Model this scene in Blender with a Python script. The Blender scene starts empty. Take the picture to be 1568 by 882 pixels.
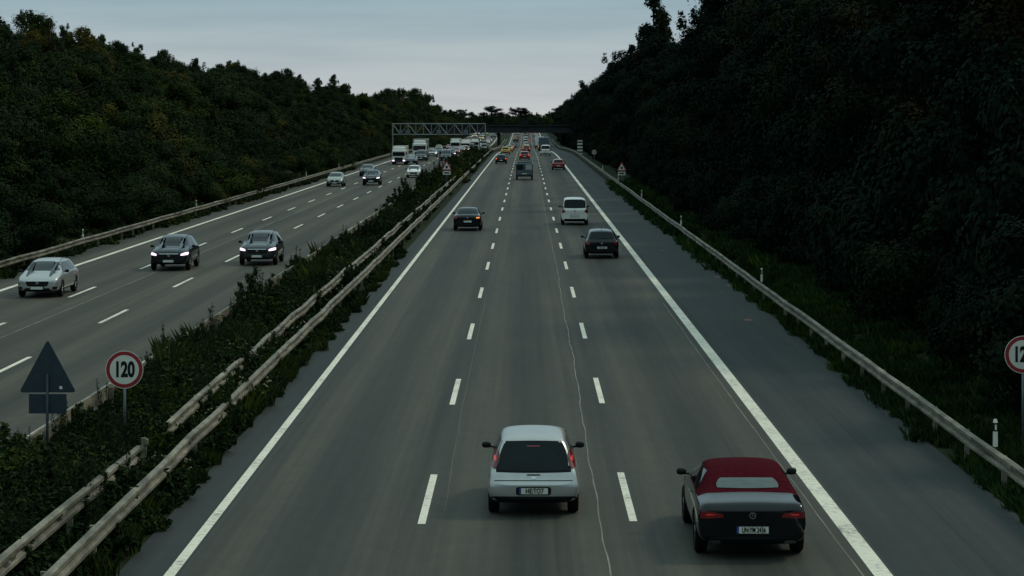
import bpy, bmesh, math, random
import numpy as np
from mathutils import Vector, Matrix
from mathutils.bvhtree import BVHTree
random.seed(7); rng=np.random.default_rng(7)
S=bpy.context.scene
F=3746.0; HC=7.28; VX=806.0; VY=177.0
def gx(px,Z): return (px-VX)*Z/F
def gz(py,Z): return HC-(py-VY)*Z/F
# ---------------- profile along the road
YS=np.array([-3000,-1500,-700,-300,-150,-80]+list(np.arange(-40,1200,10.0))+[1250,1300,1400,1600,2000,2600,3600,5000])
def _p(y):
    def sm(a,b,t):
        t=min(max((t-a)/(b-a),0),1); return t*t*(3-2*t)
    return -2.2*sm(420,740,y)+2.2*sm(780,1150,y)
ZS=np.array([_p(y) for y in YS])
def zr(y): return float(np.interp(y,YS,ZS))
def sm(a,b,t):
    t=min(max((t-a)/(b-a),0),1); return t*t*(3-2*t)
def hill(x,y):
    h=0
    if x<-24.6:
        k=0.3+0.7*(1-sm(450,1300,y))
        h=(0.9*sm(-24.6,-28,x)+9.8*sm(-26,-45,x))*k
    elif x>9.6:
        h=0.5*sm(9.6,13,x)+3.5*sm(12,30,x)
    elif -10.3<x<-6.6: h=0.03
    return h
def gnd(x,y): return zr(y)+hill(x,y)
# ---------------- materials
def nt(name):
    m=bpy.data.materials.new(name); m.use_nodes=True
    t=m.node_tree; b=t.nodes['Principled BSDF']; return m,t,b
def N(t,typ,**k):
    n=t.nodes.new(typ)
    for a,v in k.items(): setattr(n,a,v)
    return n
def L(t,a,b): t.links.new(a,b)
def ramp(t,stops,fac=None):
    r=N(t,'ShaderNodeValToRGB'); e=r.color_ramp.elements
    while len(e)<len(stops): e.new(0.5)
    for i,(p,c) in enumerate(stops):
        e[i].position=p; e[i].color=(*c,1) if len(c)==3 else c
    if fac is not None: L(t,fac,r.inputs[0])
    return r
def noise(t,scale,detail=4,vec=None,rough=.55):
    n=N(t,'ShaderNodeTexNoise'); n.inputs['Scale'].default_value=scale; n.inputs['Detail'].default_value=detail
    n.inputs['Roughness'].default_value=rough
    if vec is not None: L(t,vec,n.inputs['Vector'])
    return n
def coords(t,scale=(1,1,1)):
    g=N(t,'ShaderNodeNewGeometry'); m=N(t,'ShaderNodeMapping'); m.inputs['Scale'].default_value=scale
    L(t,g.outputs['Position'],m.inputs['Vector']); return m.outputs[0]
def mixc(t,mode,fac,a,b):
    m=N(t,'ShaderNodeMix',data_type='RGBA',blend_type=mode)
    if isinstance(fac,(int,float)): m.inputs[0].default_value=fac
    else: L(t,fac,m.inputs[0])
    for s,v in ((6,a),(7,b)):
        if isinstance(v,tuple): m.inputs[s].default_value=(*v,1)
        else: L(t,v,m.inputs[s])
    return m.outputs[2]
def simple(name,col,rough=.5,metal=0,coat=0,em=None,ems=0,var=.25,scale=6,bump=0,spec=.5):
    m,t,b=nt(name)
    tc=N(t,'ShaderNodeTexCoord')
    n=noise(t,scale,5,tc.outputs['Object'])
    r=ramp(t,[(.3,tuple(c*(1-var) for c in col)),(.7,tuple(min(1,c*(1+var*.5)) for c in col))],n.outputs[0])
    L(t,r.outputs[0],b.inputs['Base Color'])
    b.inputs['Roughness'].default_value=rough; b.inputs['Metallic'].default_value=metal
    b.inputs['Coat Weight'].default_value=coat; b.inputs['Coat Roughness'].default_value=.06
    b.inputs['Specular IOR Level'].default_value=spec
    if em: b.inputs['Emission Color'].default_value=(*em,1); b.inputs['Emission Strength'].default_value=ems
    if bump:
        bp=N(t,'ShaderNodeBump'); bp.inputs['Strength'].default_value=bump; bp.inputs['Distance'].default_value=.02
        L(t,n.outputs[0],bp.inputs['Height']); L(t,bp.outputs[0],b.inputs['Normal'])
    return m
def asphalt(name,c1,c2,lane0=0.0,lanew=3.77,lanefac=1.0):
    m,t,b=nt(name)
    big=noise(t,.30,6,coords(t,(1,.10,1)),.62)
    streak=noise(t,1.3,5,coords(t,(1,.008,1)),.65)
    streak2=noise(t,5.5,3,coords(t,(1,.006,1)),.6)
    fine=noise(t,22,3,coords(t)); mot=noise(t,2.5,5,coords(t,(1,.5,1)),.7)
    base=ramp(t,[(.3,c1),(.72,c2)],big.outputs[0]).outputs[0]
    s=ramp(t,[(.30,(.50,.53,.55)),(.5,(1,1,1)),(.72,(1.14,1.08,.98))],streak.outputs[0]).outputs[0]
    base=mixc(t,'MULTIPLY',.9,base,s)
    s=ramp(t,[(.3,(.78,.79,.80)),(.7,(1.14,1.12,1.08))],streak2.outputs[0]).outputs[0]
    base=mixc(t,'MULTIPLY',.8,base,s)
    s=ramp(t,[(.3,(.84,.85,.86)),(.7,(1.1,1.1,1.08))],mot.outputs[0]).outputs[0]
    base=mixc(t,'MULTIPLY',.8,base,s)
    g=N(t,'ShaderNodeNewGeometry'); sp=N(t,'ShaderNodeSeparateXYZ'); L(t,g.outputs['Position'],sp.inputs[0])
    a=N(t,'ShaderNodeMath',operation='SUBTRACT'); L(t,sp.outputs[0],a.inputs[0]); a.inputs[1].default_value=lane0
    d=N(t,'ShaderNodeMath',operation='MULTIPLY'); L(t,a.outputs[0],d.inputs[0]); d.inputs[1].default_value=2*math.pi/lanew
    c=N(t,'ShaderNodeMath',operation='COSINE'); L(t,d.outputs[0],c.inputs[0])
    mr=N(t,'ShaderNodeMapRange'); L(t,c.outputs[0],mr.inputs[0]); mr.inputs[1].default_value=-1; mr.inputs[2].default_value=1
    lb=ramp(t,[(0,(.84,.85,.86)),(.25,(1.10,1.08,1.03)),(.6,(1.03,1.02,1.0)),(1,(.62,.66,.67))],mr.outputs[0]).outputs[0]
    base=mixc(t,'MULTIPLY',lanefac,base,lb)
    f=ramp(t,[(.3,(.72,.72,.72)),(.7,(1.2,1.2,1.2))],fine.outputs[0]).outputs[0]
    base=mixc(t,'MULTIPLY',.6,base,f)
    vo=N(t,'ShaderNodeTexVoronoi'); vo.inputs['Scale'].default_value=.45; L(t,coords(t,(1,.6,1)),vo.inputs['Vector'])
    sp2=ramp(t,[(.0,(1,1,1)),(.010,(1,1,1)),(.018,(0,0,0))],vo.outputs['Distance']).outputs[0]
    base=mixc(t,'MIX',sp2,base,(.2,.19,.17))
    L(t,base,b.inputs['Base Color']); b.inputs['Roughness'].default_value=.75
    b.inputs['Specular IOR Level'].default_value=.2
    bp=N(t,'ShaderNodeBump'); bp.inputs['Strength'].default_value=.35; bp.inputs['Distance'].default_value=.01
    L(t,fine.outputs[0],bp.inputs['Height']); L(t,bp.outputs[0],b.inputs['Normal'])
    return m
M={}
M['asph']=asphalt('asphalt',(.044,.046,.040),(.077,.073,.058),0.03)
M['asph2']=asphalt('asphalt_old',(.053,.050,.040),(.082,.076,.058),-16.6,3.4,.8)
M['shoulder']=asphalt('asphalt_shoulder',(.022,.029,.028),(.040,.047,.044),50,40,0)
def worn(name,col,lo=.42,hi=.56,under=(.1,.1,.09)):
    m,t,b=nt(name)
    n=noise(t,7,6,coords(t),.7); n2=noise(t,.5,3,coords(t))
    ad=N(t,'ShaderNodeMath',operation='MULTIPLY_ADD'); L(t,n2.outputs[0],ad.inputs[0]); ad.inputs[1].default_value=.5; L(t,n.outputs[0],ad.inputs[2])
    r=ramp(t,[(lo,under),(hi,tuple(c*.85 for c in col)),(.95,col)],ad.outputs[0])
    L(t,r.outputs[0],b.inputs['Base Color']); b.inputs['Roughness'].default_value=.6
    return m
M['paint']=worn('road_paint',(.80,.75,.60),.50,.72)
M['tar']=worn('crack_seal',(.22,.195,.14),.5,.8,(.07,.068,.055))
M['seam']=worn('joint_seal',(.10,.095,.075),.5,.8,(.06,.058,.048))
M['rust']=simple('rusty_drain',(.16,.075,.04),.8,var=.4,scale=8)
def ground_mat():
    m,t,b=nt('verge_ground')
    n=noise(t,.6,6,coords(t)); n2=noise(t,9,4,coords(t))
    r=ramp(t,[(.25,(.010,.017,.010)),(.5,(.020,.030,.013)),(.75,(.034,.036,.022))],n.outputs[0]).outputs[0]
    f=ramp(t,[(.3,(.45,.45,.45)),(.7,(1.3,1.3,1.2))],n2.outputs[0]).outputs[0]
    L(t,mixc(t,'MULTIPLY',.8,r,f),b.inputs['Base Color']); b.inputs['Roughness'].default_value=.9
    b.inputs['Specular IOR Level'].default_value=.05
    return m
M['ground']=ground_mat()
def leafmat(name,dark,mid,light,autumn,aut_at=.93,boost=1):
    m,t,b=nt(name)
    at=N(t,'ShaderNodeAttribute',attribute_name='lv')
    r=ramp(t,[(0,dark),(.55,mid),(1,light)],at.outputs['Fac']).outputs[0]
    oi=N(t,'ShaderNodeObjectInfo')
    v=ramp(t,[(0,(.66,.72,.70)),(.4,(.9,.96,.9)),(.8,(1.12,1.1,.85)),(1,(1.55,1.3,.6))],oi.outputs['Random']).outputs[0]
    c=mixc(t,'MULTIPLY',1,r,v)
    n=noise(t,.06,3,coords(t)); nr=ramp(t,[(.35,(.55,.62,.64)),(.65,(1.35,1.28,1.05))],n.outputs[0]).outputs[0]
    c=mixc(t,'MULTIPLY',1,c,nr)
    n2=noise(t,.09,2,coords(t)); ar=ramp(t,[(aut_at*.66,(0,0,0)),(aut_at*.66+.09,(1,1,1))],n2.outputs[0]).outputs[0]
    ml=N(t,'ShaderNodeMath',operation='MULTIPLY'); L(t,ar,ml.inputs[0]); L(t,at.outputs['Fac'],ml.inputs[1])
    c=mixc(t,'MIX',ml.outputs[0],c,autumn)
    L(t,c,b.inputs['Base Color']); b.inputs['Roughness'].default_value=.75; b.inputs['Specular IOR Level'].default_value=.03
    return m
M['leafL']=leafmat('shrub_leaves',(.006,.015,.009),(.016,.028,.011),(.042,.052,.014),(.14,.095,.016),.92)
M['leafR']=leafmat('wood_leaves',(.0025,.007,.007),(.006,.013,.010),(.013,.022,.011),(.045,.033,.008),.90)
M['leafM']=leafmat('median_leaves',(.008,.017,.009),(.020,.035,.014),(.062,.068,.023),(.10,.075,.025),.98)
M['grass']=leafmat('grass_blades',(.012,.025,.010),(.026,.043,.014),(.07,.073,.030),(.11,.09,.04),.98)
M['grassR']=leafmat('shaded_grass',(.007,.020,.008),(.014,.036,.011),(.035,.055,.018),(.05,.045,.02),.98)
M['flower']=simple('seed_heads',(.17,.15,.075),.8,var=.3)
M['bark']=simple('bark',(.030,.024,.019),.9,var=.5,scale=9,bump=.5,spec=.1)
def galv():
    m,t,b=nt('weathered_steel')
    n=noise(t,2.2,6,coords(t,(1,.35,2.5)),.65); n2=noise(t,25,3,coords(t)); n3=noise(t,.9,4,coords(t,(1,.5,1)),.7)
    r=ramp(t,[(.28,(.05,.045,.032)),(.48,(.18,.162,.118)),(.75,(.40,.36,.27))],n.outputs[0]).outputs[0]
    f=ramp(t,[(.3,(.7,.7,.7)),(.7,(1.1,1.1,1.1))],n2.outputs[0]).outputs[0]
    g=ramp(t,[(.35,(.45,.48,.42)),(.55,(1,1,1))],n3.outputs[0]).outputs[0]
    L(t,mixc(t,'MULTIPLY',.9,mixc(t,'MULTIPLY',.7,r,f),g),b.inputs['Base Color']); b.inputs['Metallic'].default_value=.1; b.inputs['Roughness'].default_value=.6
    b.inputs['Specular IOR Level'].default_value=.3
    return m
M['galv']=galv()
M['conc']=simple('bridge_concrete',(.030,.034,.036),.85,var=.35,scale=.6,spec=.1)
M['steel']=simple('gantry_steel',(.20,.22,.22),.5,.2,var=.25,scale=2)
M['post']=simple('post_steel',(.13,.15,.16),.45,.5,var=.2)
M['signback']=simple('sign_back',(.022,.038,.050),.5,.3,var=.2)
M['white']=simple('reflective_white',(.66,.64,.55),.4,var=.08)
M['red']=simple('reflective_red',(.28,.015,.02),.4,var=.1)
M['black']=simple('matt_black',(.008,.008,.009),.5,var=.2,spec=.2)
M['dark']=simple('dark_plastic',(.007,.008,.009),.55,var=.3,spec=.2)
M['tyre']=simple('tyre_rubber',(.007,.007,.007),.8,var=.3,spec=.12)
M['rim']=simple('wheel_rim',(.26,.26,.27),.35,.8,var=.15)
M['glass']=simple('car_glass',(.005,.008,.009),.07,0,.1,var=.3,scale=2,spec=.35)
M['glassr']=simple('tinted_glass',(.003,.009,.010),.10,0,.0,var=.5,scale=3,spec=.2)
M['softglass']=simple('soft_top_window',(.075,.10,.09),.25,var=.2)
M['lr']=simple('tail_lamp',(.16,.007,.008),.2,0,.3,var=.2)
M['lrmid']=simple('tail_lamp_glow',(.3,.015,.015),.25,0,.4,(1,.06,.04),.25,var=.2)
M['lron']=simple('tail_lamp_lit',(.4,.02,.02),.2,0,.6,(1,.08,.04),.8,var=.2)
M['lo']=simple('indicator_lit',(.6,.2,.03),.2,0,.6,(1,.35,.08),1.2,var=.1)
M['hl']=simple('headlamp',(.40,.41,.42),.12,.3,.8,var=.2)
M['hlon']=simple('headlamp_lit',(.7,.65,.7),.15,0,.6,(1,.76,.92),1.5,var=.05)
M['chrome']=simple('chrome',(.6,.6,.6),.15,1,var=.1)
M['plate']=simple('number_plate',(.62,.62,.52),.4,var=.05)
M['blue']=simple('plate_blue',(.02,.05,.3),.4,var=.05)
M['soft']=simple('burgundy_canvas',(.060,.005,.010),.95,var=.3,scale=12,bump=.25,spec=.03)
P={'silver':simple('silver_paint',(.48,.475,.45),.32,.75,.35,var=.06),
 'black':simple('black_paint',(.003,.004,.005),.12,0,.35,var=.2,spec=.25),
 'blue':simple('navy_paint',(.007,.010,.017),.2,.1,.4,var=.2,spec=.3),
 'white':simple('white_paint',(.74,.72,.66),.3,0,.8,var=.06),
 'red':simple('red_paint',(.28,.016,.014),.3,.1,.8,var=.1),
 'grey':simple('grey_paint',(.03,.034,.038),.25,.4,.5,var=.1),
 'olive':simple('champagne_paint',(.30,.31,.25),.3,.5,.8,var=.1),
 'steelblue':simple('steel_blue_paint',(.07,.11,.14),.35,.3,.6,var=.1),
 'yellow':simple('yellow_paint',(.5,.35,.03),.35,0,.6,var=.1)}
# ---------------- mesh builder
class MB:
    def __init__(s): s.v=[];s.f=[];s.m=[];s.mats=[]
    def mi(s,mat):
        if mat not in s.mats: s.mats.append(mat)
        return s.mats.index(mat)
    def add(s,vs,fs,mat):
        o=len(s.v); s.v+= [tuple(v) for v in vs]; k=s.mi(mat)
        for f in fs: s.f.append(tuple(i+o for i in f)); s.m.append(k)
    def box(s,c,d,mat,rot=None):
        vs=[Vector((sx*d[0]/2,sy*d[1]/2,sz*d[2]/2)) for sx in(-1,1) for sy in(-1,1) for sz in(-1,1)]
        if rot: vs=[rot@v for v in vs]
        vs=[v+Vector(c) for v in vs]
        s.add(vs,[(0,1,3,2),(4,6,7,5),(0,4,5,1),(2,3,7,6),(0,2,6,4),(1,5,7,3)],mat)
    def cyl(s,p1,p2,r1,r2,mat,n=10,cap=True):
        p1=Vector(p1);p2=Vector(p2);q=(p2-p1).to_track_quat('Z','Y')
        vs=[]
        for p,r in((p1,r1),(p2,r2)):
            for i in range(n):
                a=2*math.pi*i/n; vs.append(p+q@Vector((math.cos(a)*r,math.sin(a)*r,0)))
        fs=[(i,(i+1)%n,n+(i+1)%n,n+i) for i in range(n)]
        if cap: fs+= [tuple(range(n))[::-1],tuple(range(n,2*n))]
        s.add(vs,fs,mat)
    def beam(s,p1,p2,w,mat):
        s.cyl(p1,p2,w*.7,w*.7,mat,4)
    def mesh(s,name,smooth=False):
        me=bpy.data.meshes.new(name); me.from_pydata(s.v,[],s.f)
        for m in s.mats: me.materials.append(m)
        me.polygons.foreach_set('material_index',s.m)
        if smooth: me.polygons.foreach_set('use_smooth',[True]*len(s.f))
        me.update(); return me
    def obj(s,name,parent=None,smooth=False,bevel=0):
        o=link(name,s.mesh(name,smooth),parent)
        if bevel:
            b=o.modifiers.new('b','BEVEL'); b.width=bevel; b.segments=2; b.limit_method='ANGLE'
        return o
def link(name,data,parent=None,loc=None,rot=None,scale=None):
    o=bpy.data.objects.new(name,data); S.collection.objects.link(o)
    if parent: o.parent=parent
    if loc is not None: o.location=loc
    if rot is not None: o.rotation_euler=rot
    if scale is not None: o.scale=scale
    return o
# ---------------- ground, roads
xs=[-3000,-1500,-600,-250,-120,-80,-60,-50,-45,-42,-39,-36,-33,-30,-28,-26.5,-25.5,-24.6,-24.2,-23,-15,-10.6,-10.3,-8.5,-6.6,-6.3,0,8.9,9.2,9.6,10.5,11.5,13,15,18,22,26,30,40,60,120,250,600,1500,3000]
mb=MB(); vs=[];fs=[]
for y in YS:
    for x in xs: vs.append((x,y,gnd(x,y)-.03+(random.uniform(-.04,.04) if (x>9.7 or x<-25) and abs(x)<100 else 0)))
nx=len(xs)
for j in range(len(YS)-1):
    for i in range(nx-1): a=j*nx+i; fs.append((a,a+1,a+1+nx,a+nx))
mb.add(vs,fs,M['ground']); mb.obj('ground',smooth=True)
def strip_into(mb,x0,x1,off,mat,y0=-300,y1=1250,wob=None):
    ys=[y0]+[y for y in YS if y0<y<y1]+[y1]; vs=[]
    for y in ys: vs+=[(x0,y,zr(y)+off),(x1,y,zr(y)+off)]
    mb.add(vs,[(2*i,2*i+1,2*i+3,2*i+2) for i in range(len(ys)-1)],mat)
rd=MB()
strip_into(rd,-5.5,5.85,0,M['asph']); strip_into(rd,-6.5,-5.5,0,M['shoulder']); strip_into(rd,5.85,8.95,0,M['shoulder'])
rd.obj('carriageway_road')
rd=MB(); strip_into(rd,-23.9,-10.65,0,M['asph2']); rd.obj('carriageway_road')
mk=MB()
strip_into(mk,-5.74,-5.56,.004,M['paint']); strip_into(mk,5.50,5.80,.004,M['paint'])
for k in range(-2,60):
    yc=46.6+18*k
    strip_into(mk,-1.94,-1.80,.004,M['paint'],yc-3,yc+3); strip_into(mk,1.85,1.99,.004,M['paint'],yc+.3-3,yc+.3+3)
mk.obj('lane_markings')
mk=MB()
strip_into(mk,-11.35,-11.15,.004,M['paint']); strip_into(mk,-22.0,-21.75,.004,M['paint'])
for k in range(-4,56):
    strip_into(mk,-15.05,-14.9,.004,M['paint'],88.8+18*k-3,88.8+18*k+3); strip_into(mk,-18.4,-18.25,.004,M['paint'],101+18*k-3,101+18*k+3)
mk.obj('lane_markings')
def wig(name,pts,w,mat,amp):
    mb=MB(); ys=np.arange(pts[0][0],pts[-1][0],.8); vs=[]
    X=np.interp(ys,[p[0] for p in pts],[p[1] for p in pts])
    for i,y in enumerate(ys):
        x=X[i]+amp*(math.sin(y*.7)+.6*math.sin(y*1.9+1)+.5*math.sin(y*.23))+random.uniform(-.3,.3)*amp
        ww=w*random.uniform(.5,1.2); z=zr(y)+.006
        vs+=[(x-ww/2,y,z),(x+ww/2,y,z)]
    mb.add(vs,[(2*i,2*i+1,2*i+3,2*i+2) for i in range(len(ys)-1)],mat); return mb.obj(name)
wig('road_crack',[(34,1.32),(50,1.34),(56,1.33),(74,1.42),(90,1.38),(115,1.46),(160,1.40),(300,1.5),(420,1.5)],.028,M['tar'],.016)
wig('road_crack',[(34,5.33),(60,5.28),(95,5.3)],.026,M['tar'],.005)
wig('road_crack',[(45,-1.5),(60,-1.6),(100,-1.62)],.012,M['seam'],.006)
wig('road_crack',[(70,-17.2),(300,-17.3)],.05,M['tar'],.006)
mb=MB()
for px,py in((1143,452),(1116,437),(1099,424),(1073,393),(1015,383),(1145,490)):
    Z=HC*F/(py-VY); X=gx(px,Z); pts=[]
    for i in range(9):
        a=2*math.pi*i/9; r=random.uniform(.6,1.1); pts.append((X+math.cos(a)*.17*r,Z+math.sin(a)*.5*r,.005))
    mb.add(pts,[tuple(range(9))],M['rust'])
mb.obj('road_patches')
# the overpass the picture is taken from, just behind the camera
ob=MB(); ob.box((-5,-7.5,5.0),(110,13,1.3),M['conc']); ob.box((-5,-.95,6.0),(110,.25,.9),M['conc']); ob.box((-5,-14.1,6.1),(110,.25,.9),M['conc'])
for x in(-29,-8.4,13.5): ob.box((x,-7.5,2.15),(1.0,11,4.4),M['conc'])
ob.obj('overpass_bridge')
# ---------------- guardrails
def rail(name,X,face,y0,y1,posts=True,ztop=.75,wv=.02):
    mb=MB(); prof=[(-.03,-.31),(.0,-.31),(.07,-.27),(.07,-.22),(.0,-.18),(.0,-.13),(.07,-.09),(.07,-.03),(.03,0),(-.03,0)]
    ys=np.arange(y0,min(y1,600),4.0).tolist()
    if y1>600: ys+=np.arange(600,y1,20).tolist()
    vs=[];n=len(prof)
    for y in ys:
        wx=random.uniform(-wv,wv); wz=random.uniform(-wv,wv)
        for(px,pz) in prof: vs.append((X+face*px+wx,y,zr(y)+ztop+pz+wz))
    fs=[]
    for i in range(len(ys)-1):
        for j in range(n): a=i*n+j;b=i*n+(j+1)%n; fs.append((a,b,b+n,a+n))
    mb.add(vs,fs,M['galv'])
    for y in ys:
        if y>500: break
        mb.box((X-face*.09,y+1.3,zr(y)+ztop/2-.05),(.10,.07,ztop),M['galv'])
        mb.box((X-face*.03,y+1.3,zr(y)+ztop-.13),(.05,.12,.10),M['galv'])
        mb.box((X+face*.074,y,zr(y)+ztop-.065),(.008,.35,.07),M['galv'])
    return mb.obj(name)
rail('guardrail',9.15,-1,30,900)
rail('guardrail',-6.87,1,30,900,wv=.03)
rail('guardrail',-7.62,1,28,50.5,ztop=.84,wv=.04)
rail('guardrail',-7.66,1,52,900,ztop=.78,wv=.04)
rail('guardrail',-10.15,-1,34,900,wv=.03)
rail('guardrail',-23.6,1,90,900)
# ---------------- vegetation meshes
def unit(n):
    v=rng.normal(size=(n,3)); return v/np.linalg.norm(v,axis=1)[:,None]
def leaves_mesh(name,Pt,Nn,sz,lv,leafmat,extra=None,asp=.5):
    n=len(Pt); r=unit(n); T=np.cross(Nn,r); T/=np.linalg.norm(T,axis=1)[:,None]+1e-9; B=np.cross(Nn,T)
    s=sz[:,None]
    V=np.stack([Pt-B*s,Pt+T*s*asp+Nn*s*.12,Pt+B*s,Pt-T*s*asp+Nn*s*.12],1).reshape(-1,3)
    v=V.tolist(); fcs=np.arange(4*n).reshape(-1,4).tolist(); mi=[0]*n; mats=[leafmat]; att=np.repeat(lv,4).tolist()
    if extra:
        o=len(v); v+= [list(a) for a in extra.v]; fcs+=[[i+o for i in f] for f in extra.f]
        for m in extra.mats: mats.append(m)
        mi+=[k+1 for k in extra.m]; att+=[.5]*len(extra.v)
    me=bpy.data.meshes.new(name); me.from_pydata(v,[],fcs)
    for m in mats: me.materials.append(m)
    me.polygons.foreach_set('material_index',mi)
    a=me.attributes.new('lv','FLOAT','POINT'); a.data.foreach_set('value',att); me.update(); return me
def tree_mesh(name,H,R,nc,nl,lsz,leafmat,base=.15,conic=0,rough_=.11,spikes=0):
    C=[];Rr=[]
    for i in range(nc):
        t=(i+.5)/nc; t=min(1,max(0,t+rng.uniform(-.05,.05)))
        z=H*(base+(1-base)*t*.95)
        env=math.sin(math.pi*(.12+.84*t))**.7 if not conic else (1-t)**.8+.08
        a=rng.uniform(0,6.28); rr=R*env*rng.uniform(.3,.95)
        C.append((math.cos(a)*rr,math.sin(a)*rr,z)); Rr.append(R*rng.uniform(.16,.38)*(.6+.5*env))
    C.append((rng.uniform(-.2,.2)*R,0,H*.96));Rr.append(R*.18)
    # thin shoots that stick out of the crown and break its outline
    for i in range(spikes):
        a=rng.uniform(0,6.28); rr=R*rng.uniform(0,.8); z=H*rng.uniform(.72,1.02)*(1-.25*(rr/R)**2)
        for k in range(3): C.append((math.cos(a)*rr,math.sin(a)*rr,z+k*.11*R)); Rr.append(R*(.11-.025*k))
    C=np.array(C);Rr=np.array(Rr)
    tr=MB(); tr.cyl((0,0,-.6),(0,0,H*.35),R*.075,R*.055,M['bark'],8,False); tr.cyl((0,0,H*.35),(rng.uniform(-.2,.2),.1,H*.9),R*.055,R*.012,M['bark'],6,False)
    for i in rng.choice(len(C),min(len(C),14),replace=False):
        z0=C[i][2]*.65; tr.cyl((0,0,z0),tuple(C[i]),R*.03,R*.008,M['bark'],5,False)
    w=Rr**2; idx=rng.choice(len(C),nl,p=w/w.sum()); d=unit(nl)
    rad=Rr[idx]*(rng.uniform(.45,1.0,nl)**.5)*(1+.26*np.sin(d[:,0]*7+idx)*np.cos(d[:,2]*6+idx*2)+rng.normal(0,rough_,nl))
    Pt=C[idx]+d*rad[:,None]*np.array([1,1,.8])
    cd_=Pt-np.array([0,0,H*.45]); cd_/=np.linalg.norm(cd_,axis=1)[:,None]+1e-6
    Nn=d+cd_*.4+unit(nl)*.55+np.array([0,0,.2]); Nn/=np.linalg.norm(Nn,axis=1)[:,None]
    lv=np.clip(.45+rng.normal(0,.10,nl)+(rng.uniform(-.2,.2,len(C)))[idx],0,1)
    return leaves_mesh(name,Pt,Nn,rng.uniform(.6,1.3,nl)*lsz,lv,leafmat,tr,.62)
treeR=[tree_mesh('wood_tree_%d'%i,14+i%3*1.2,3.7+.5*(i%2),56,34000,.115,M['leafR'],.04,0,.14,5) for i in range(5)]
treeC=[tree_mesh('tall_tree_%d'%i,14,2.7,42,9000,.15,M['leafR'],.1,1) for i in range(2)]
treeL=[tree_mesh('hill_tree_%d'%i,6,3.0,34,20000,.095,M['leafL'],.05,0,.17,9) for i in range(4)]
treeL2=[tree_mesh('hill_tall_tree_%d'%i,7.5,2.3,28,12000,.095,M['leafL'],.1,1,.17,5) for i in range(2)]
bushL=[tree_mesh('hill_bush_%d'%i,3.2,2.6,26,13000,.08,M['leafL'],.0,0,.18,10) for i in range(4)]
bushR=[tree_mesh('edge_bush_%d'%i,3.4,2.3,20,15000,.075,M['leafR'],.0,0,.16,6) for i in range(3)]
def scatter(name,items):
    e=link(name,None); e.empty_display_size=.1
    for i,(me,x,y,z,s,sz) in enumerate(items):
        link('plant_%d'%i,me,e,(x,y,z),(random.uniform(-.08,.08),random.uniform(-.08,.08),random.uniform(0,6.28)),(s*random.uniform(.88,1.14),s,sz))
    return e
it=[]
y=95
while y<1150:
    sp=4.8 if y<350 else (6.4 if y<650 else 10)
    for X in np.arange(-27.4,-48,-sp*.82):
        if y<abs(X)*F/830-16: continue
        x=X+random.uniform(-1.9,1.9); yy=y+random.uniform(-2.4,2.4)
        k=random.random()
        if X>-30: me=random.choice(bushL); s=random.uniform(.75,1.2)
        elif k<.40: me=random.choice(bushL); s=random.uniform(1.0,1.6)
        elif k<.86: me=random.choice(treeL); s=random.uniform(.6,1.1)
        else: me=random.choice(treeL2); s=random.uniform(.7,1.0)
        if X<-41: s*=.82
        if y>600: s*=1.3
        it.append((me,x,yy,gnd(x,yy)-.2,s,s*random.uniform(.75,1.12)*(.78 if y>600 else .93)))
    y+=sp
scatter('embankment_woodland',it)
for px,ty,X,s in ((440,102,-46,1.1),(418,107,-47,.9),(458,110,-46,.8),(510,110,-45,.9),(592,133,-47,1.5),(612,132,-47,1.6),(634,133,-46,1.5),(652,142,-45,1.2),(350,88,-46,.8),(155,46,-46,.8),(300,84,-46,.75),(45,8,-46,1.0),(72,20,-46,.8),(98,32,-46,.8),(212,62,-46,.8),(250,72,-46,1.0),(180,58,-46,1.0),(670,158,-44,1.4),(575,141,-45,1.1),(690,166,-44,1.3)):
    Z=X*F/(px-VX); top=gz(ty,Z); me=random.choice(treeL if s>.95 else treeL2); b=gnd(X,Z)
    hh=6.4 if s>.95 else 7.8
    sz=max(.6,(top-b)/hh); link('deciduous_tree',me,None,(X,Z,b-.2),(0,0,random.uniform(0,6)),(sz*.95*s**.3,sz*.95*s**.3,sz))
it=[]
y=50
while y<1100:
    sp=4.0 if y<260 else (6 if y<600 else 10)
    x=13.3+random.uniform(-.6,.8); it.append((random.choice(bushR),x,y,gnd(x,y)-.3,random.uniform(.8,1.3),random.uniform(.7,1.3)))
    if y<400:
        x=15.4+random.uniform(-.8,.8); it.append((random.choice(bushR),x,y+1.5,gnd(x,y)-.2,random.uniform(1.2,1.7),random.uniform(1.3,2.4)))
    y+=sp*.9
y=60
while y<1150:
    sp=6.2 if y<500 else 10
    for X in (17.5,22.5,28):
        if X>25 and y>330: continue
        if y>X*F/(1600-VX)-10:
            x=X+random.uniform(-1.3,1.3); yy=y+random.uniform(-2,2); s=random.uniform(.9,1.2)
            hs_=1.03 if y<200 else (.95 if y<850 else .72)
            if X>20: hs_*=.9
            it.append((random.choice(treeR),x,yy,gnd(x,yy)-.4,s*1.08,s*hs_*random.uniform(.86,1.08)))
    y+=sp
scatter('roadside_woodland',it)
for px,ty,X,w in ((1003,-12,17,1.25),(984,38,17,.9),(1014,8,17.5,1.0),(935,94,17.5,1.0),(893,122,17.5,1.2),(968,66,17,.9)):
    Z=X*F/(px-VX); top=gz(ty,Z); b=gnd(X,Z); sz=(top-b)/13.8
    link('tall_tree',random.choice(treeC),None,(X,Z,b-.2),(0,0,random.uniform(0,6)),(sz*w*.85,sz*w*.85,sz))
it=[]
for X in np.arange(-110,110,4.5): it.append((random.choice(bushL),X+random.uniform(-2,2),1160+random.uniform(-4,4),-.6,2.2,random.uniform(1.7,2.5)))
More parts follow.
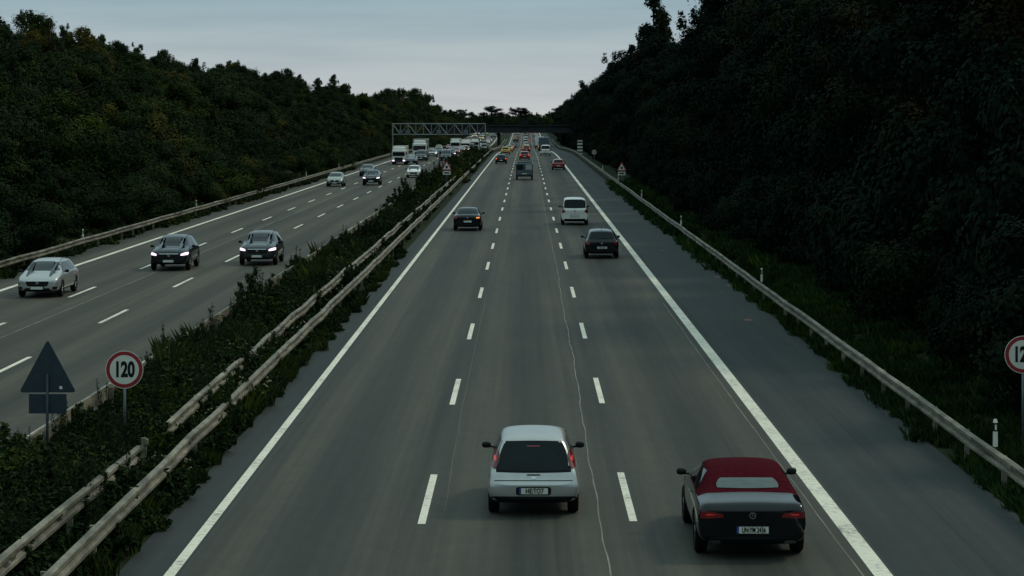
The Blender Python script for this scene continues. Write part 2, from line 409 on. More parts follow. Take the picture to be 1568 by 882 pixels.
for Y in (1180,1215):
    for X in np.arange(-110,110,6.0):
        s=random.uniform(.58,.72); it.append((random.choice(treeR),X+random.uniform(-2,2),Y+random.uniform(-8,8),-2.4,s*1.7,s*random.uniform(1.0,1.3)))
for X in np.arange(-420,420,16.0): it.append((random.choice(treeR),X+random.uniform(-4,4),1290+random.uniform(-10,10),-1.8,2.0,.88))
scatter('distant_treeline',it)
# ---------------- median planting
def clump(name,R,H,n,lsz,mat,asp=.5,stems=0,fl=False,tall=0,k=16):
    tr=MB(); P_=[];N_=[]
    ax=rng.uniform(0,6.28,k); rx=R*np.sqrt(rng.uniform(0,1,k))*.9; hh=H*rng.uniform(.35,1,k)*(1-.4*(rx/R)**2)
    for i in range(k):
        bx,by=math.cos(ax[i])*rx[i],math.sin(ax[i])*rx[i]
        tr.cyl((bx*.4,by*.4,-.05),(bx,by,hh[i]),.008,.004,M['bark'],3,False)
        m=n//k; t=rng.uniform(.15,1,m)**.7; sp=R*(.32 if k>9 else .22)*(1.1-.7*t)
        d=unit(m)
        p=np.stack([bx*(.4+.6*t),by*(.4+.6*t),hh[i]*t],1)+d*sp[:,None]*rng.uniform(.3,1,m)[:,None]*np.array([1,1,.6])
        P_.append(p); q=d+np.array([0,0,.7])+unit(m)*.5; N_.append(q/np.linalg.norm(q,axis=1)[:,None])
        if fl:
            for _ in range(3):
                c=Vector((bx,by,hh[i]+.03))+Vector(unit(1)[0]*.07); tr.cyl(c,c+Vector((0,0,.02)),.02,.008,M['flower'],5)
    Pt=np.concatenate(P_);Nn=np.concatenate(N_); nn=len(Pt)
    return leaves_mesh(name,Pt,Nn,rng.uniform(.5,1.4,nn)*lsz,np.clip(rng.normal(.42,.2,nn),0,1),mat,tr,asp)
def tuft(name,n,h,mat,R=.3):
    a=rng.uniform(0,6.28,n); r=R*np.sqrt(rng.uniform(0,1,n)); x=np.cos(a)*r;y=np.sin(a)*r
    hh=h*rng.uniform(.4,1,n); b=rng.uniform(0,6.28,n); le=hh*rng.uniform(.1,.6,n); w=.009+.006*rng.random(n)
    tx=x+np.cos(b)*le; ty=y+np.sin(b)*le
    V=np.stack([np.stack([x-w*np.sin(b),y+w*np.cos(b),0*x],1),np.stack([x+w*np.sin(b),y-w*np.cos(b),0*x],1),np.stack([(x+tx)/2-.1*le*np.cos(b)+w*.8*np.sin(b),(y+ty)/2-.1*le*np.sin(b)-w*.8*np.cos(b),hh*.6],1),np.stack([tx,ty,hh],1)],1).reshape(-1,3)
    me=bpy.data.meshes.new(name); me.from_pydata(V.tolist(),[],np.arange(4*n).reshape(-1,4).tolist()); me.materials.append(mat)
    at=me.attributes.new('lv','FLOAT','POINT'); at.data.foreach_set('value',np.repeat(np.clip(rng.normal(.5,.25,n),0,1),4)); me.update(); return me
low=[clump('weed_%d'%i,.45,.38,1200,.042,M['leafM'],.5) for i in range(4)]
mid=[clump('shrub_%d'%i,.58,.85,2100,.05,M['leafM'],.45) for i in range(4)]
flw=[clump('flowering_weed',.35,.5,900,.04,M['leafM'],.5,fl=True)]
big=[clump('sapling_%d'%i,.8,2.0,3600,.07,M['leafM'],.4) for i in range(2)]
tall=[clump('tall_weed_%d'%i,.40,1.45,520,.045,M['leafM'],.2,k=8) for i in range(4)]
tf=[tuft('grass_tuft_%d'%i,190,.42,M['grass']) for i in range(3)]
tft=[tuft('tall_grass_%d'%i,110,1.0,M['grass'],.22) for i in range(2)]
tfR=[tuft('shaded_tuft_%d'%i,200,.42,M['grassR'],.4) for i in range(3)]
it=[]
y=33
while y<480:
    sp=.48 if y<75 else (.72 if y<130 else (1.25 if y<240 else 2.4)); sc=1.1 if y<130 else (1.45 if y<240 else 2.3)
    for X in np.arange(-9.95,-6.45,sp*.95):
        if y<X*-1*F/840-4 : continue
        x=X+random.uniform(-.22,.22); yy=y+random.uniform(-.28,.28); k=random.random(); s=random.uniform(.75,1.2)*sc
        ph=math.sin(y*.31)+math.sin(y*.83+x*1.3)
        if x>-6.75:
            if k<.35 or (ph<-.6 and k<.7): continue
            me=random.choice(low+tf); s*=.7
        elif x>-7.5:
            me=random.choice(low+tf); s*=.85 if k>.18 else 1.35
            if k<.03: me=flw[0]
            elif k>.96: me=random.choice(tall); s*=.8
        elif x>-8.1:
            me=random.choice(low+mid+mid+tf) if k<.93 else random.choice(tall); s*=.88+.14*ph
        else:
            if k<.14: me=random.choice(tf)
            elif k<.40: me=random.choice(low); s*=1.15
            elif k<.84: me=random.choice(mid); s*=.88+.2*ph
            elif k<.87: me=flw[0]; s*=1.1
            elif k<.90: me=random.choice(tft)
            else: me=random.choice(tall); s*=random.uniform(.75,1.15)
        s=max(s,.35)
        it.append((me,x,yy,zr(yy),s,s if sc<1.2 else s*.75))
    y+=sp
scatter('median_plants',it)
for px,Z,X,s,me in ((395,86,None,1.05,big[0]),(382,83,None,.75,big[1]),(408,89,None,.8,tall[3]),(620,200,-9.6,1.35,big[1]),(640,222,-9.3,1.25,big[0]),(608,190,-9.8,1.1,big[1]),(648,240,-9.3,1.3,big[1]),(305,70,None,1.15,tall[0]),(290,68,None,1.0,tall[1]),(320,72,None,1.05,tall[2]),(568,140,None,.85,big[1]),(355,56,None,.62,big[0]),(345,58,-7.4,.5,big[1]),(495,105,None,.9,tall[2]),(360,60,None,.6,big[1]),(30,47,-9.7,.95,tall[1]),(55,49,-9.9,.85,tall[2]),(15,46,-9.9,.9,tall[0]),(45,47.5,-9.6,.7,tft[0]),(20,45,-9.5,.8,tft[1]),(245,51.3,-7.65,1.0,mid[1]),(505,101,-7.5,.6,big[0]),(520,106,-7.4,.55,big[1]),(470,118,-9,.7,big[0]),(430,95,-8.8,.55,big[1]),(175,43,-7.0,.95,mid[2]),(330,62,-8.2,.5,big[0]),(270,55,-8.6,.42,big[1])):
    if X is None: X=gx(px,Z)
    link('median_shrub',me,None,(X,Z,0),(0,0,random.uniform(0,6)),(s,s,s*.98))
it=[]
y=42
while y<260:
    sp=.8 if y<110 else 1.7
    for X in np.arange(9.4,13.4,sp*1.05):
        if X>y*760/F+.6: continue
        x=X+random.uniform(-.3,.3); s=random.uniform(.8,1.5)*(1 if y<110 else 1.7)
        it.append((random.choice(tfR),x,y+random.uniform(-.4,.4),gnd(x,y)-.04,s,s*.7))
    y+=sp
y=100
while y<330:
    for X in (-24.1,-25.0,-26.2):
        x=X+random.uniform(-.5,.5); s=random.uniform(1.5,2.6); it.append((random.choice(tf+low),x,y+random.uniform(-.5,.5),gnd(x,y)-.04,s,s*.6))
    y+=1.9
scatter('verge_grass',it)
# ---------------- signs
def text(body,size,mat,parent,loc,sx=1,off=0,rotz=0):
    c=bpy.data.curves.new('txt','FONT'); c.body=body; c.size=size; c.align_x='CENTER'; c.align_y='CENTER'; c.offset=off; c.materials.append(mat)
    return link('lettering',c,parent,loc,(math.radians(90),0,rotz),(sx,1,1))
def limit_sign(X,Y,zc,r):
    e=link('speed_limit_sign',None,None,(X,Y,0)); mb=MB()
    mb.cyl((0,.03,-.2),(0,.03,zc+r*.6),.03,.03,M['post'],10)
    mb.obj('post',e,True)
    mb=MB(); mb.cyl((0,0,zc),(0,.012,zc),r,r,M['signback'],48); mb.cyl((0,-.0045,zc),(0,-.001,zc),r*1.0,r*1.0,M['white'],48)
    mb.cyl((0,-.0065,zc),(0,-.005,zc),r*.965,r*.965,M['red'],48); mb.cyl((0,-.009,zc),(0,-.007,zc),r*.77,r*.77,M['white'],48)
    mb.box((0,.03,zc+r*.4),(.5*r,.03,.04),M['post']);mb.box((0,.03,zc-r*.4),(.5*r,.03,.04),M['post'])
    mb.obj('face',e)
    text('120',r*1.10,M['black'],e,(0,-.012,zc-.01),.66,.020)
    return e
limit_sign(gx(190.5,52.4),52.4,gz(566,52.4),.405)
limit_sign(gx(1567,52.4),52.4,gz(543,52.4),.405)
limit_sign(gx(910,353),353,gz(233,353),.36)
def tri(mb,w,h,z0,y0,y1,mat,r=.12):
    pts=[]
    P3=[Vector((-w/2,z0)),Vector((w/2,z0)),Vector((0,z0+h))]
    for i in range(3):
        p=P3[i];a=(P3[i-1]-p).normalized();b=(P3[(i+1)%3]-p).normalized()
        p1=p+a*r*w;p2=p+b*r*w
        for t in(0,.33,.66,1):
            q=p1*(1-t)**2+p*2*t*(1-t)+p2*t*t; pts.append(q)
    n=len(pts); vs=[(q.x,y0,q.y) for q in pts]+[(q.x,y1,q.y) for q in pts]
    mb.add(vs,[tuple(range(n)),tuple(range(n,2*n))[::-1]]+[(i,(i+1)%n,n+(i+1)%n,n+i) for i in range(n)],mat)
def warn_sign(X,Y,zb,w,back=False,plate=(.75,.35)):
    e=link('warning_sign',None,None,(X,Y,0)); h=w*.93; mb=MB()
    mb.cyl((0,.035 if not back else -.035,-.2),(0,.035 if not back else -.035,zb+h*(.6 if not back else .35)),.03,.03,M['post'] if not back else M['signback'],10); mb.obj('post',e,True)
    mb=MB(); tri(mb,w,h,zb,0,.012,M['signback'],.07)
    if not back:
        tri(mb,w*.98,h*.98,zb+.008,-.004,-.001,M['red'],.07); tri(mb,w*.68,h*.68,zb+h*.11,-.008,-.005,M['white'],.06)
        mb.box((0,-.011,zb+h*.33),(w*.2,.004,h*.22),M['black'])
        mb.box((0,.006,zb-.06-plate[1]/2),(plate[0],.012,plate[1]),M['white']); mb.box((0,-.003,zb-.06-plate[1]/2),(plate[0]*.7,.004,plate[1]*.4),M['black'])
    else:
        mb.box((0,.006,zb-.03-plate[1]/2),(plate[0],.012,plate[1]),M['signback'])
        mb.box((.27,-.004,zb+.1),(.06,.004,.06),M['white'])
    mb.obj('face',e); return e
warn_sign(gx(73,50),50,gz(601,50),1.17,True,(.77,.40))
warn_sign(gx(684,238),238,gz(261,238),1.1); warn_sign(gx(952,244),244,gz(262,244),1.05)
for px in(888,741):
    X=gx(px,445); e=MB(); e.box((X,445,1.55),(.95,.05,2.5),M['white'])
    for i in range(4): e.box((X,444.96,.65+i*.6),(.93,.02,.26),M['black'],Matrix.Rotation(.0,3,'Y'))
    e.box((X,445.05,.3),(.1,.05,1.2),M['post']); e.obj('chevron_panel')
def delin(X,Y,h=1.3):
    mb=MB(); z=zr(Y); b=z+.76
    mb.cyl((X,Y,b),(X,Y,z+h-.24),.05,.048,M['white'],8); mb.cyl((X,Y,z+h-.24),(X,Y,z+h-.07),.049,.049,M['black'],8); mb.cyl((X,Y,z+h-.07),(X,Y,z+h),.048,.03,M['white'],8)
    mb.box((X,Y-.052,z+h-.155),(.035,.01,.10),M['white']); mb.box((X,Y,b-.1),(.05,.04,.22),M['galv']); mb.obj('delineator_post')
for Y in(48.2,96,146,196,246,296): delin(9.24,Y)
for Y in(131,176,219,264,310): delin(-23.75,Y,1.2)
# ---------------- gantry + bridge
g=MB(); Y=447; xl=gx(601,Y);xr=gx(743,Y); zt=gz(189.5,Y);zb=gz(206,Y)
for yy in(Y,Y+1.2):
    for z in(zt,zb): g.beam((xl,yy,z),(xr,yy,z),.11,M['steel'])
    n=12
    for i in range(n+1):
        x=xl+(xr-xl)*i/n; g.beam((x,yy,zb),(x,yy,zt),.05,M['steel'])
        if i<n:
            x2=xl+(xr-xl)*(i+1)/n; g.beam((x,yy,zb if i%2 else zt),(x2,yy,zt if i%2 else zb),.05,M['steel'])
for i in range(13):
    x=xl+(xr-xl)*i/12
    for z in(zt,zb): g.beam((x,Y,z),(x,Y+1.2,z),.05,M['steel'])
for x in(xl,xr):
    for yy in(Y,Y+1.2): g.beam((x,yy,-.3),(x,yy,zt),.14,M['steel'])
    for i in range(4): g.beam((x,Y,i*1.3),(x,Y+1.2,i*1.3+1.3),.05,M['steel'])
for k in(1.0,2.0,6,9.5):
    x=xl+(xr-xl)*k/12; g.box((x,Y-.2,zb+.4),(.8,.25,.9),M['post'])
g.obj('sign_gantry')
b=MB(); Y=750; zt=gz(193,Y); zb=gz(203.5,Y); 
b.box((0,Y+5,(zt+zb)/2),(130,10,zt-zb),M['conc'])
b.box((0,Y-.25,zt+.15),(130.4,.45,.35),M['conc'])
for i in range(130): b.box((-65+i,Y-.2,zt+.75),(.08,.06,.9),M['dark'])
for z in(.8,1.2): b.box((0,Y-.2,zt+z),(130,.08,.1),M['dark'])
for yy in(Y+2,Y+5,Y+8): b.cyl((-8.5,yy,-3),(-8.5,yy,zb+.01),.5,.5,M['conc'],12)
b.box((-33,Y+5,0),(14,9.6,2*zb+1.0),M['conc']); b.box((22,Y+5,0),(12,9.6,2*zb+1.0),M['conc'])
b.box((gx(804,Y),Y-.6,gz(189,Y)),(2.2,.3,2.2),M['dark'])
b.obj('road_bridge')
# ---------------- cars
ST={
'city':[(0,.75,.34,.53,.575,.60),(.05,.815,.27,.61,.65,.67),(.11,.83,.24,.78,.835,.68),(.42,.84,.22,.90,1.36,.55),(.62,.84,.22,.91,1.43,.56),(1.5,.835,.22,.91,1.46,.58),(2.3,.835,.22,.90,1.41,.56),(2.95,.82,.22,.88,.96,.66),(3.45,.79,.22,.78,.84,.6),(3.68,.70,.26,.62,.68,.5),(3.75,.6,.32,.52,.56,.44)],
'hatch':[(0,.76,.36,.78,.83,.60),(.04,.84,.29,.86,.92,.65),(.11,.865,.25,.89,.97,.66),(.50,.875,.22,.93,1.36,.56),(.75,.88,.22,.94,1.43,.57),(1.7,.88,.22,.94,1.47,.59),(2.45,.88,.22,.93,1.41,.57),(3.2,.865,.22,.90,.99,.69),(3.85,.84,.22,.80,.87,.63),(4.08,.75,.27,.64,.70,.52),(4.16,.64,.32,.54,.58,.45)],
'wagon':[(0,.76,.36,.78,.83,.60),(.04,.84,.29,.86,.92,.65),(.11,.865,.25,.89,.97,.66),(.55,.875,.22,.93,1.36,.56),(.85,.88,.22,.94,1.42,.57),(2.0,.88,.22,.94,1.46,.59),(2.75,.88,.22,.93,1.40,.57),(3.5,.865,.22,.92,1.0,.69),(4.2,.85,.22,.84,.90,.64),(4.50,.78,.27,.72,.77,.56),(4.56,.70,.32,.62,.66,.48)],
'suv':[(0,.80,.42,.86,.94,.6),(.05,.88,.34,.95,1.01,.66),(.13,.91,.30,.98,1.07,.68),(.55,.92,.27,1.03,1.48,.58),(.82,.925,.27,1.04,1.56,.59),(1.9,.925,.27,1.04,1.61,.61),(2.65,.925,.27,1.03,1.54,.59),(3.35,.91,.27,1.01,1.10,.71),(4.1,.89,.27,.95,1.02,.67),(4.40,.83,.32,.84,.89,.60),(4.46,.76,.38,.74,.78,.54)],
'sedan':[(0,.78,.36,.80,.86,.62),(.05,.86,.29,.90,.96,.68),(.16,.885,.24,.93,1.01,.70),(.70,.90,.22,.95,1.06,.68),(1.30,.905,.22,.95,1.39,.56),(2.0,.905,.22,.95,1.44,.58),(2.7,.905,.22,.95,1.39,.56),(3.45,.89,.22,.93,1.02,.69),(4.2,.87,.22,.86,.92,.64),(4.54,.80,.26,.74,.79,.56),(4.6,.72,.32,.64,.68,.48)],
'cabrio':[(0,.80,.36,.76,.80,.66),(.035,.875,.29,.84,.88,.70),(.12,.90,.24,.89,.93,.72),(.78,.915,.22,.93,.985,.68),(1.40,.915,.22,.94,1.31,.61),(2.1,.915,.22,.94,1.38,.62),(2.7,.91,.22,.94,1.33,.58),(3.4,.90,.22,.93,1.02,.69),(4.2,.87,.22,.84,.91,.63),(4.6,.78,.26,.66,.72,.52),(4.7,.68,.32,.56,.6,.45)],
'van':[(0,.82,.36,.94,1.0,.68),(.04,.875,.30,1.01,1.07,.72),(.08,.885,.27,1.04,1.12,.74),(.22,.895,.24,1.08,1.72,.70),(.38,.90,.24,1.08,1.79,.71),(1.9,.90,.24,1.08,1.83,.72),(3.0,.90,.24,1.07,1.74,.68),(3.75,.885,.24,1.04,1.13,.72),(4.2,.86,.24,.92,1.0,.66),(4.42,.78,.28,.72,.78,.56),(4.5,.68,.36,.6,.64,.48)]}
WR={'city':.30,'hatch':.31,'wagon':.32,'suv':.36,'sedan':.32,'cabrio':.34,'van':.32}
def wheel_mesh(r,w=.2):
    mb=MB(); prof=[(-w/2,r*.62),(-w/2,r*.9),(-w/2+.03,r),(w/2-.03,r),(w/2,r*.9),(w/2,r*.66),(w/2-.02,r*.62)]
    n=28; vs=[(x,math.cos(2*math.pi*i/n)*q,math.sin(2*math.pi*i/n)*q) for i in range(n) for x,q in prof]; k=len(prof)
    mb.add(vs,[(i*k+j,i*k+j+1,((i+1)%n)*k+j+1,((i+1)%n)*k+j) for i in range(n) for j in range(k-1)],M['tyre'])
    mb.cyl((-w/2,0,0),(w/2-.07,0,0),r*.62,r*.62,M['dark'],n)
    for i in range(5):
        a=2*math.pi*i/5; R=Matrix.Rotation(a,3,'X'); mb.box(tuple(R@Vector((w/2-.03,0,r*.32))),(.03,r*.2,r*.62),M['rim'],R)
    mb.cyl((w/2-.05,0,0),(w/2-.008,0,0),r*.14,r*.12,M['rim'],12)
    n2=28; vs=[]
    for i in range(n2):
        a=2*math.pi*i/n2
        for q,x in((r*.56,w/2-.012),(r*.63,w/2-.012)): vs.append((x,math.cos(a)*q,math.sin(a)*q))
    mb.add(vs,[(2*i,2*i+1,(2*((i+1)%n2))+1,2*((i+1)%n2)) for i in range(n2)],M['rim'])
    return mb.mesh('wheel',True)
def car_parts(kind):
    st=ST[kind]; vs=[];fs=[];mi=[]
    for(y,w,zb,zs,zt,wt) in st:
        half=[(0,zb),(w*.86,zb),(w*.965,zb+.10),(w,zb+(zs-zb)*.5),(w*.985,zs-(zs-zb)*.16),(w*.93,zs),(wt+.03,zs+(zt-zs)*.86),(wt*.8,zt-.004),(0,zt+.018)]
        ring=half+[(-x,z) for x,z in half[7:0:-1]]
        vs+=[(x,y,z) for x,z in ring]
    n=16
    for i in range(len(st)-1):
        for j in range(n):
            fs.append((i*n+j,i*n+(j+1)%n,(i+1)*n+(j+1)%n,(i+1)*n+j))
            jj=j if j<8 else 15-j
            m=0
            if jj==0: m=1
            if kind=='cabrio' and jj>=5 and 3<=i<=5: m=2
            mi.append(m)
    for e in(0,len(st)-1):
        o=e*n; R=lambda j:o+j; Lf=lambda j:o+(16-j)%16
        fs.append((o,R(1),Lf(1)));mi.append(1)
        for j in range(1,7): fs.append((R(j),R(j+1),Lf(j+1),Lf(j)));mi.append(0)
        fs.append((R(7),R(8),Lf(7)));mi.append(0)
    me=bpy.data.meshes.new('b'); me.from_pydata(vs,[],fs); me.polygons.foreach_set('material_index',mi)
    bm=bmesh.new(); bm.from_mesh(me); bmesh.ops.recalc_face_normals(bm,faces=bm.faces)
    cl=bm.edges.layers.float.get('crease_edge') or bm.edges.layers.float.new('crease_edge')
    for e in bm.edges:
        a,b_=[v.index for v in e.verts]; ia,ja=divmod(a,16);ib,jb=divmod(b_,16)
        ja=min(ja,16-ja);jb=min(jb,16-jb)
        if ja==jb==5: e[cl]=.4
        if ja==jb==6: e[cl]=.3
        if ja==jb==3: e[cl]=.3
        if ia==ib and ia in(2,3) and ja>=5 and jb>=5: e[cl]=.5
        if ia==ib and ia==7 and ja>=5 and jb>=5: e[cl]=.4
    bm.to_mesh(me); bm.free()
    for m in(P['silver'],M['dark'],M['soft']): me.materials.append(m)
    o=link('tmp',me); sd=o.modifiers.new('s','SUBSURF'); sd.levels=2; sd.render_levels=2
    dg=bpy.context.evaluated_depsgraph_get(); m2=bpy.data.meshes.new_from_object(o.evaluated_get(dg))
    bv=BVHTree.FromPolygons([v.co[:] for v in m2.vertices],[p.vertices[:] for p in m2.polygons])
    Lc=st[-1][0]; wr=WR[kind]; W=max(s[1] for s in st); ya=Lc*.175; yf=Lc*.81
    cut=MB(); 
    for k in(M['rim'],M['dark']): cut.mi(k)
    for yy in(ya,yf):
        for sg in(-1,1): cut.cyl((sg*(W-.24),yy,wr+.015),(sg*(W+.3),yy,wr+.015),wr+.045,wr+.045,M['dark'],28)
    co=link('cut',cut.mesh('cut'))
    o2=link('tmp2',m2); bo=o2.modifiers.new('b','BOOLEAN'); bo.operation='DIFFERENCE'; bo.object=co; bo.solver='EXACT'
    dg=bpy.context.evaluated_depsgraph_get(); body=bpy.data.meshes.new_from_object(o2.evaluated_get(dg))
    body.polygons.foreach_set('use_smooth',[True]*len(body.polygons))
    try: body.set_sharp_from_angle(angle=math.radians(38))
    except Exception: pass
    for q in(o,o2,co): bpy.data.objects.remove(q)
    groups={}
    def patch(g,side,cs,mat,r=.3,off=.007,nn=8,mirror=False):
        for mr in((1,-1) if mirror else (1,)):
            mb=groups.setdefault(g,MB()); vv=[]
            for a in range(nn+1):
                for c in range(nn+1):
                    u=a/nn*2-1;v=c/nn*2-1
                    uu=u*math.sqrt(1-r*v*v/2);v2=v*math.sqrt(1-r*u*u/2)
                    U=(uu+1)/2;V_=(v2+1)/2
                    p=[(cs[0][k]*(1-U)+cs[1][k]*U)*(1-V_)+(cs[3][k]*(1-U)+cs[2][k]*U)*V_ for k in(0,1)]
                    if side=='rear': org=Vector((p[0]*mr,-2,p[1]));d=Vector((0,1,0))
                    elif side=='front': org=Vector((p[0]*mr,Lc+2,p[1]));d=Vector((0,-1,0))
                    elif side=='top': org=Vector((p[0]*mr,p[1],4));d=Vector((0,0,-1))
                    else: org=Vector((3*mr,p[0],p[1]));d=Vector((-mr,0,0))
                    h=bv.ray_cast(org,d)
                    if h[0] is None or (side in('rear','front') and abs(h[0].y-(0 if side=='rear' else Lc))>1.9):
                        q=org.copy()
                        if side=='rear': q.y=.1
                        elif side=='front': q.y=Lc-.1
                        elif side=='top': q.z=1.2
                        else: q.x=W*mr
                        h=bv.find_nearest(q)
                    nn_=h[1]
                    if nn_.dot(d)>0: nn_=-nn_
                    vv.append(h[0]+nn_*off)
            k=nn+1; mb.add(vv,[(a*k+c,a*k+c+1,(a+1)*k+c+1,(a+1)*k+c) for a in range(nn) for c in range(nn)],mat)
    def rect(x0,x1,z0,z1,ti=0): return [(x0,z0),(x1,z0),(x1-ti,z1),(x0+ti,z1)]
    s2,s3,s4,s5,s6,s7=st[2],st[3],st[4],st[5],st[6],st[7]
    a=(s7[5]+.02);b_=(s6[5]-.03)
    patch('windows','front',[(-a,s7[4]+.03),(a,s7[4]+.03),(b_,s6[4]-.04),(-b_,s6[4]-.04)],M['glass'],.12,nn=12)
    if kind in('sedan','cabrio'): lo,hi=(s3,s4)
    else: lo,hi=(s2,s3)
    if kind=='cabrio':
        patch('windows','rear',[(-.55,1.045),(.55,1.045),(.47,1.18),(-.47,1.18)],M['softglass'],.3,nn=12,off=.01)
    elif kind=='city':
        patch('windows','rear',[(-.67,.82),(.67,.82),(.56,1.30),(-.56,1.30)],M['glassr'],.24,nn=16,off=.012)
        patch('trim','rear',[(-.72,.79),(.72,.79),(.60,1.335),(-.60,1.335)],M['dark'],.2,nn=16,off=.005)
        groups['trim'].beam((0,.14,.88),(.28,.19,.93),.010,M['dark'])
    else:
        a=lo[5]-.03;b_=hi[5]-.04
        patch('windows','rear',[(-a,lo[4]+.03),(a,lo[4]+.03),(b_,hi[4]-.05),(-b_,hi[4]-.05)],M['glassr'],.22,nn=14,off=.012)
        patch('trim','rear',[(-a-.03,lo[4]+.005),(a+.03,lo[4]+.005),(b_+.03,hi[4]-.02),(-b_-.03,hi[4]-.02)],M['dark'],.2,nn=14,off=.005)
        if kind!='sedan': groups['trim'].beam((0,lo[0]-.01,lo[4]+.05),(.3,lo[0]+.03,lo[4]+.12),.012,M['dark'])
    zl=s5[3]+.035; zh=s5[4]-.13; yb0=s3[0]+(.25 if kind in('sedan','cabrio') else .12); yb1=s7[0]-.22; yt0=s4[0]+.08; yt1=s6[0]+.02; ym=(yb0+yb1)/2-.1
    if kind in('sedan','cabrio'): yb0=s3[0]+.5
    patch('windows','side',[(yb0,zl),(ym-.04,zl),(ym-.05,zh),(yt0+.05,zh)],M['glass'],.15,mirror=True)
    patch('windows','side',[(ym+.04,zl),(yb1,zl),(yt1,zh),(ym+.03,zh)],M['glass'],.1,mirror=True)
    for yy in (ym,yb1+.05): patch('trim','side',rect(yy-.006,yy+.006,.35,zl-.03),M['black'],0,.003,mirror=True,nn=6)
    patch('trim','side',rect(ym-.28,ym-.12,zl-.13,zl-.10),M['dark'],.2,.02,mirror=True,nn=3)
    patch('trim','side',rect(ya+wr+.09,yf-wr-.09,.24,.32),M['dark'],0,.006,mirror=True)
    zs0=st[1][3]; zb0=st[0][2]; w0=st[1][1]
    if kind=='city':
        patch('trim','rear',rect(-.76,.76,.27,.38,-.02),M['dark'],.1,.012,nn=14)
        patch('trim','rear',rect(-.80,.80,.650,.664),M['black'],0,.004,nn=16)
        patch('trim','rear',[(-.32,.405),(.32,.405),(.32,.545),(-.32,.545)],M['dark'],.15,.008,nn=6)
        patch('tail_lights','rear',[(.66,.86),(.77,.86),(.69,1.16),(.615,1.16)],M['lr'],.6,.018,mirror=True)
        patch('tail_lights','rear',rect(.655,.71,.98,1.07),M['lrmid'],.8,.026,mirror=True)
        patch('badge','rear',rect(-.05,.05,.68,.73),M['chrome'],1,.012,nn=6)
        patch('badge','rear',rect(-.13,.13,.745,.765),M['dark'],.5,.02,nn=6)
        patch('trim','rear',rect(-.12,.12,1.225,1.25),M['lr'],.3,.02,nn=6)
        pz=.475
    elif kind=='cabrio':
        patch('trim','rear',rect(-.74,.74,.24,.39,.0),M['dark'],.2,.012,nn=12)
        patch('tail_lights','rear',[(.46,.70),(.86,.68),(.83,.81),(.50,.77)],M['lr'],.35,.012,mirror=True)
        patch('tail_lights','rear',[(.60,.745),(.77,.74),(.75,.755),(.62,.754)],M['lrmid'],.3,.018,mirror=True)
        patch('badge','rear',rect(-.055,.055,.68,.79),M['chrome'],1,.012,nn=8)
        patch('badge','rear',rect(-.04,.04,.695,.775),M['black'],1,.015,nn=8)
        patch('badge','rear',rect(-.006,.006,.72,.785),M['chrome'],0,.02,nn=2)
        for an in(-.62,.62): patch('chrome_trim','rear',rect(an-.1,an+.1,.275,.335),M['rim'],.5,.02,nn=5)
        pz=.50
        patch('trim','rear',rect(-.82,.82,.615,.622),M['tyre'],0,.004,nn=16)
    else:
        patch('trim','rear',rect(-w0*.82,w0*.82,zb0-.04,zb0+.07,.02),M['dark'],.2,.012,nn=12)
        patch('tail_lights','rear',[(w0-.24,zs0-.15),(w0-.03,zs0-.15),(w0-.05,zs0+.02),(w0-.22,zs0+.02)],M['lr'],.35,.012,mirror=True)
        patch('trim','rear',rect(-w0*.9,w0*.9,zs0-.20,zs0-.19),M['black'],0,.004,nn=16)
        if kind=='van':
            patch('tail_lights','rear',[(w0-.13,zs0-.2),(w0-.02,zs0-.2),(w0-.05,zs0+.25),(w0-.14,zs0+.25)],M['lr'],.2,.014,mirror=True)
            patch('trim','rear',rect(-.006,.006,.5,1.1),M['black'],0,.006,nn=8)
        patch('badge','rear',rect(-.05,.05,zs0-.12,zs0-.03),M['chrome'],1,.012,nn=6)
        pz=zs0-.30 if kind!='van' else .62
    for(sd_,zz) in(('rear',pz),('front',.40 if kind not in('suv','van') else .46)):
        patch('number_plates',sd_,rect(-.26,.26,zz-.055,zz+.055),M['plate'],.02,.02,nn=4)
        patch('number_plates',sd_,rect(-.26,-.225,zz-.055,zz+.055),M['blue'],.02,.022,nn=2)
        patch('trim',sd_,rect(-.28,.28,zz-.075,zz+.075),M['dark'],.02,.012,nn=4)
    z9=st[9][3]; z8=st[8][3]; w9=st[8][1]
    if kind in('suv','wagon','sedan'): z9-=.09
    patch('headlights','front',[(w9*.62,z9-.04),(w9*.98,z9+.0),(w9*.97,z9+.13),(w9*.64,z9+.05)],M['hl'],.3,.012,mirror=True)
    patch('trim','front',[(-w9*.48,z9-.16),(w9*.48,z9-.16),(w9*.56,z9+.04),(-w9*.56,z9+.04)],M['black'],.2,.012,nn=10)
    patch('chrome_trim','front',[(-w9*.5,z9+.035),(w9*.5,z9+.035),(w9*.52,z9+.055),(-w9*.52,z9+.055)],M['chrome'],.1,.018,nn=10)
    patch('badge','front',rect(-.06,.06,z9-.08,z9+.02),M['chrome'],1,.02,nn=6)
    patch('trim','front',[(-w9*.62,zb0-.06),(w9*.62,zb0-.06),(w9*.58,zb0+.04),(-w9*.58,zb0+.04)],M['black'],.2,.012,nn=10)
    patch('trim','front',rect(w9*.70,w9*.92,zb0,zb0+.09),M['black'],.4,.012,mirror=True)
    mm=MB()
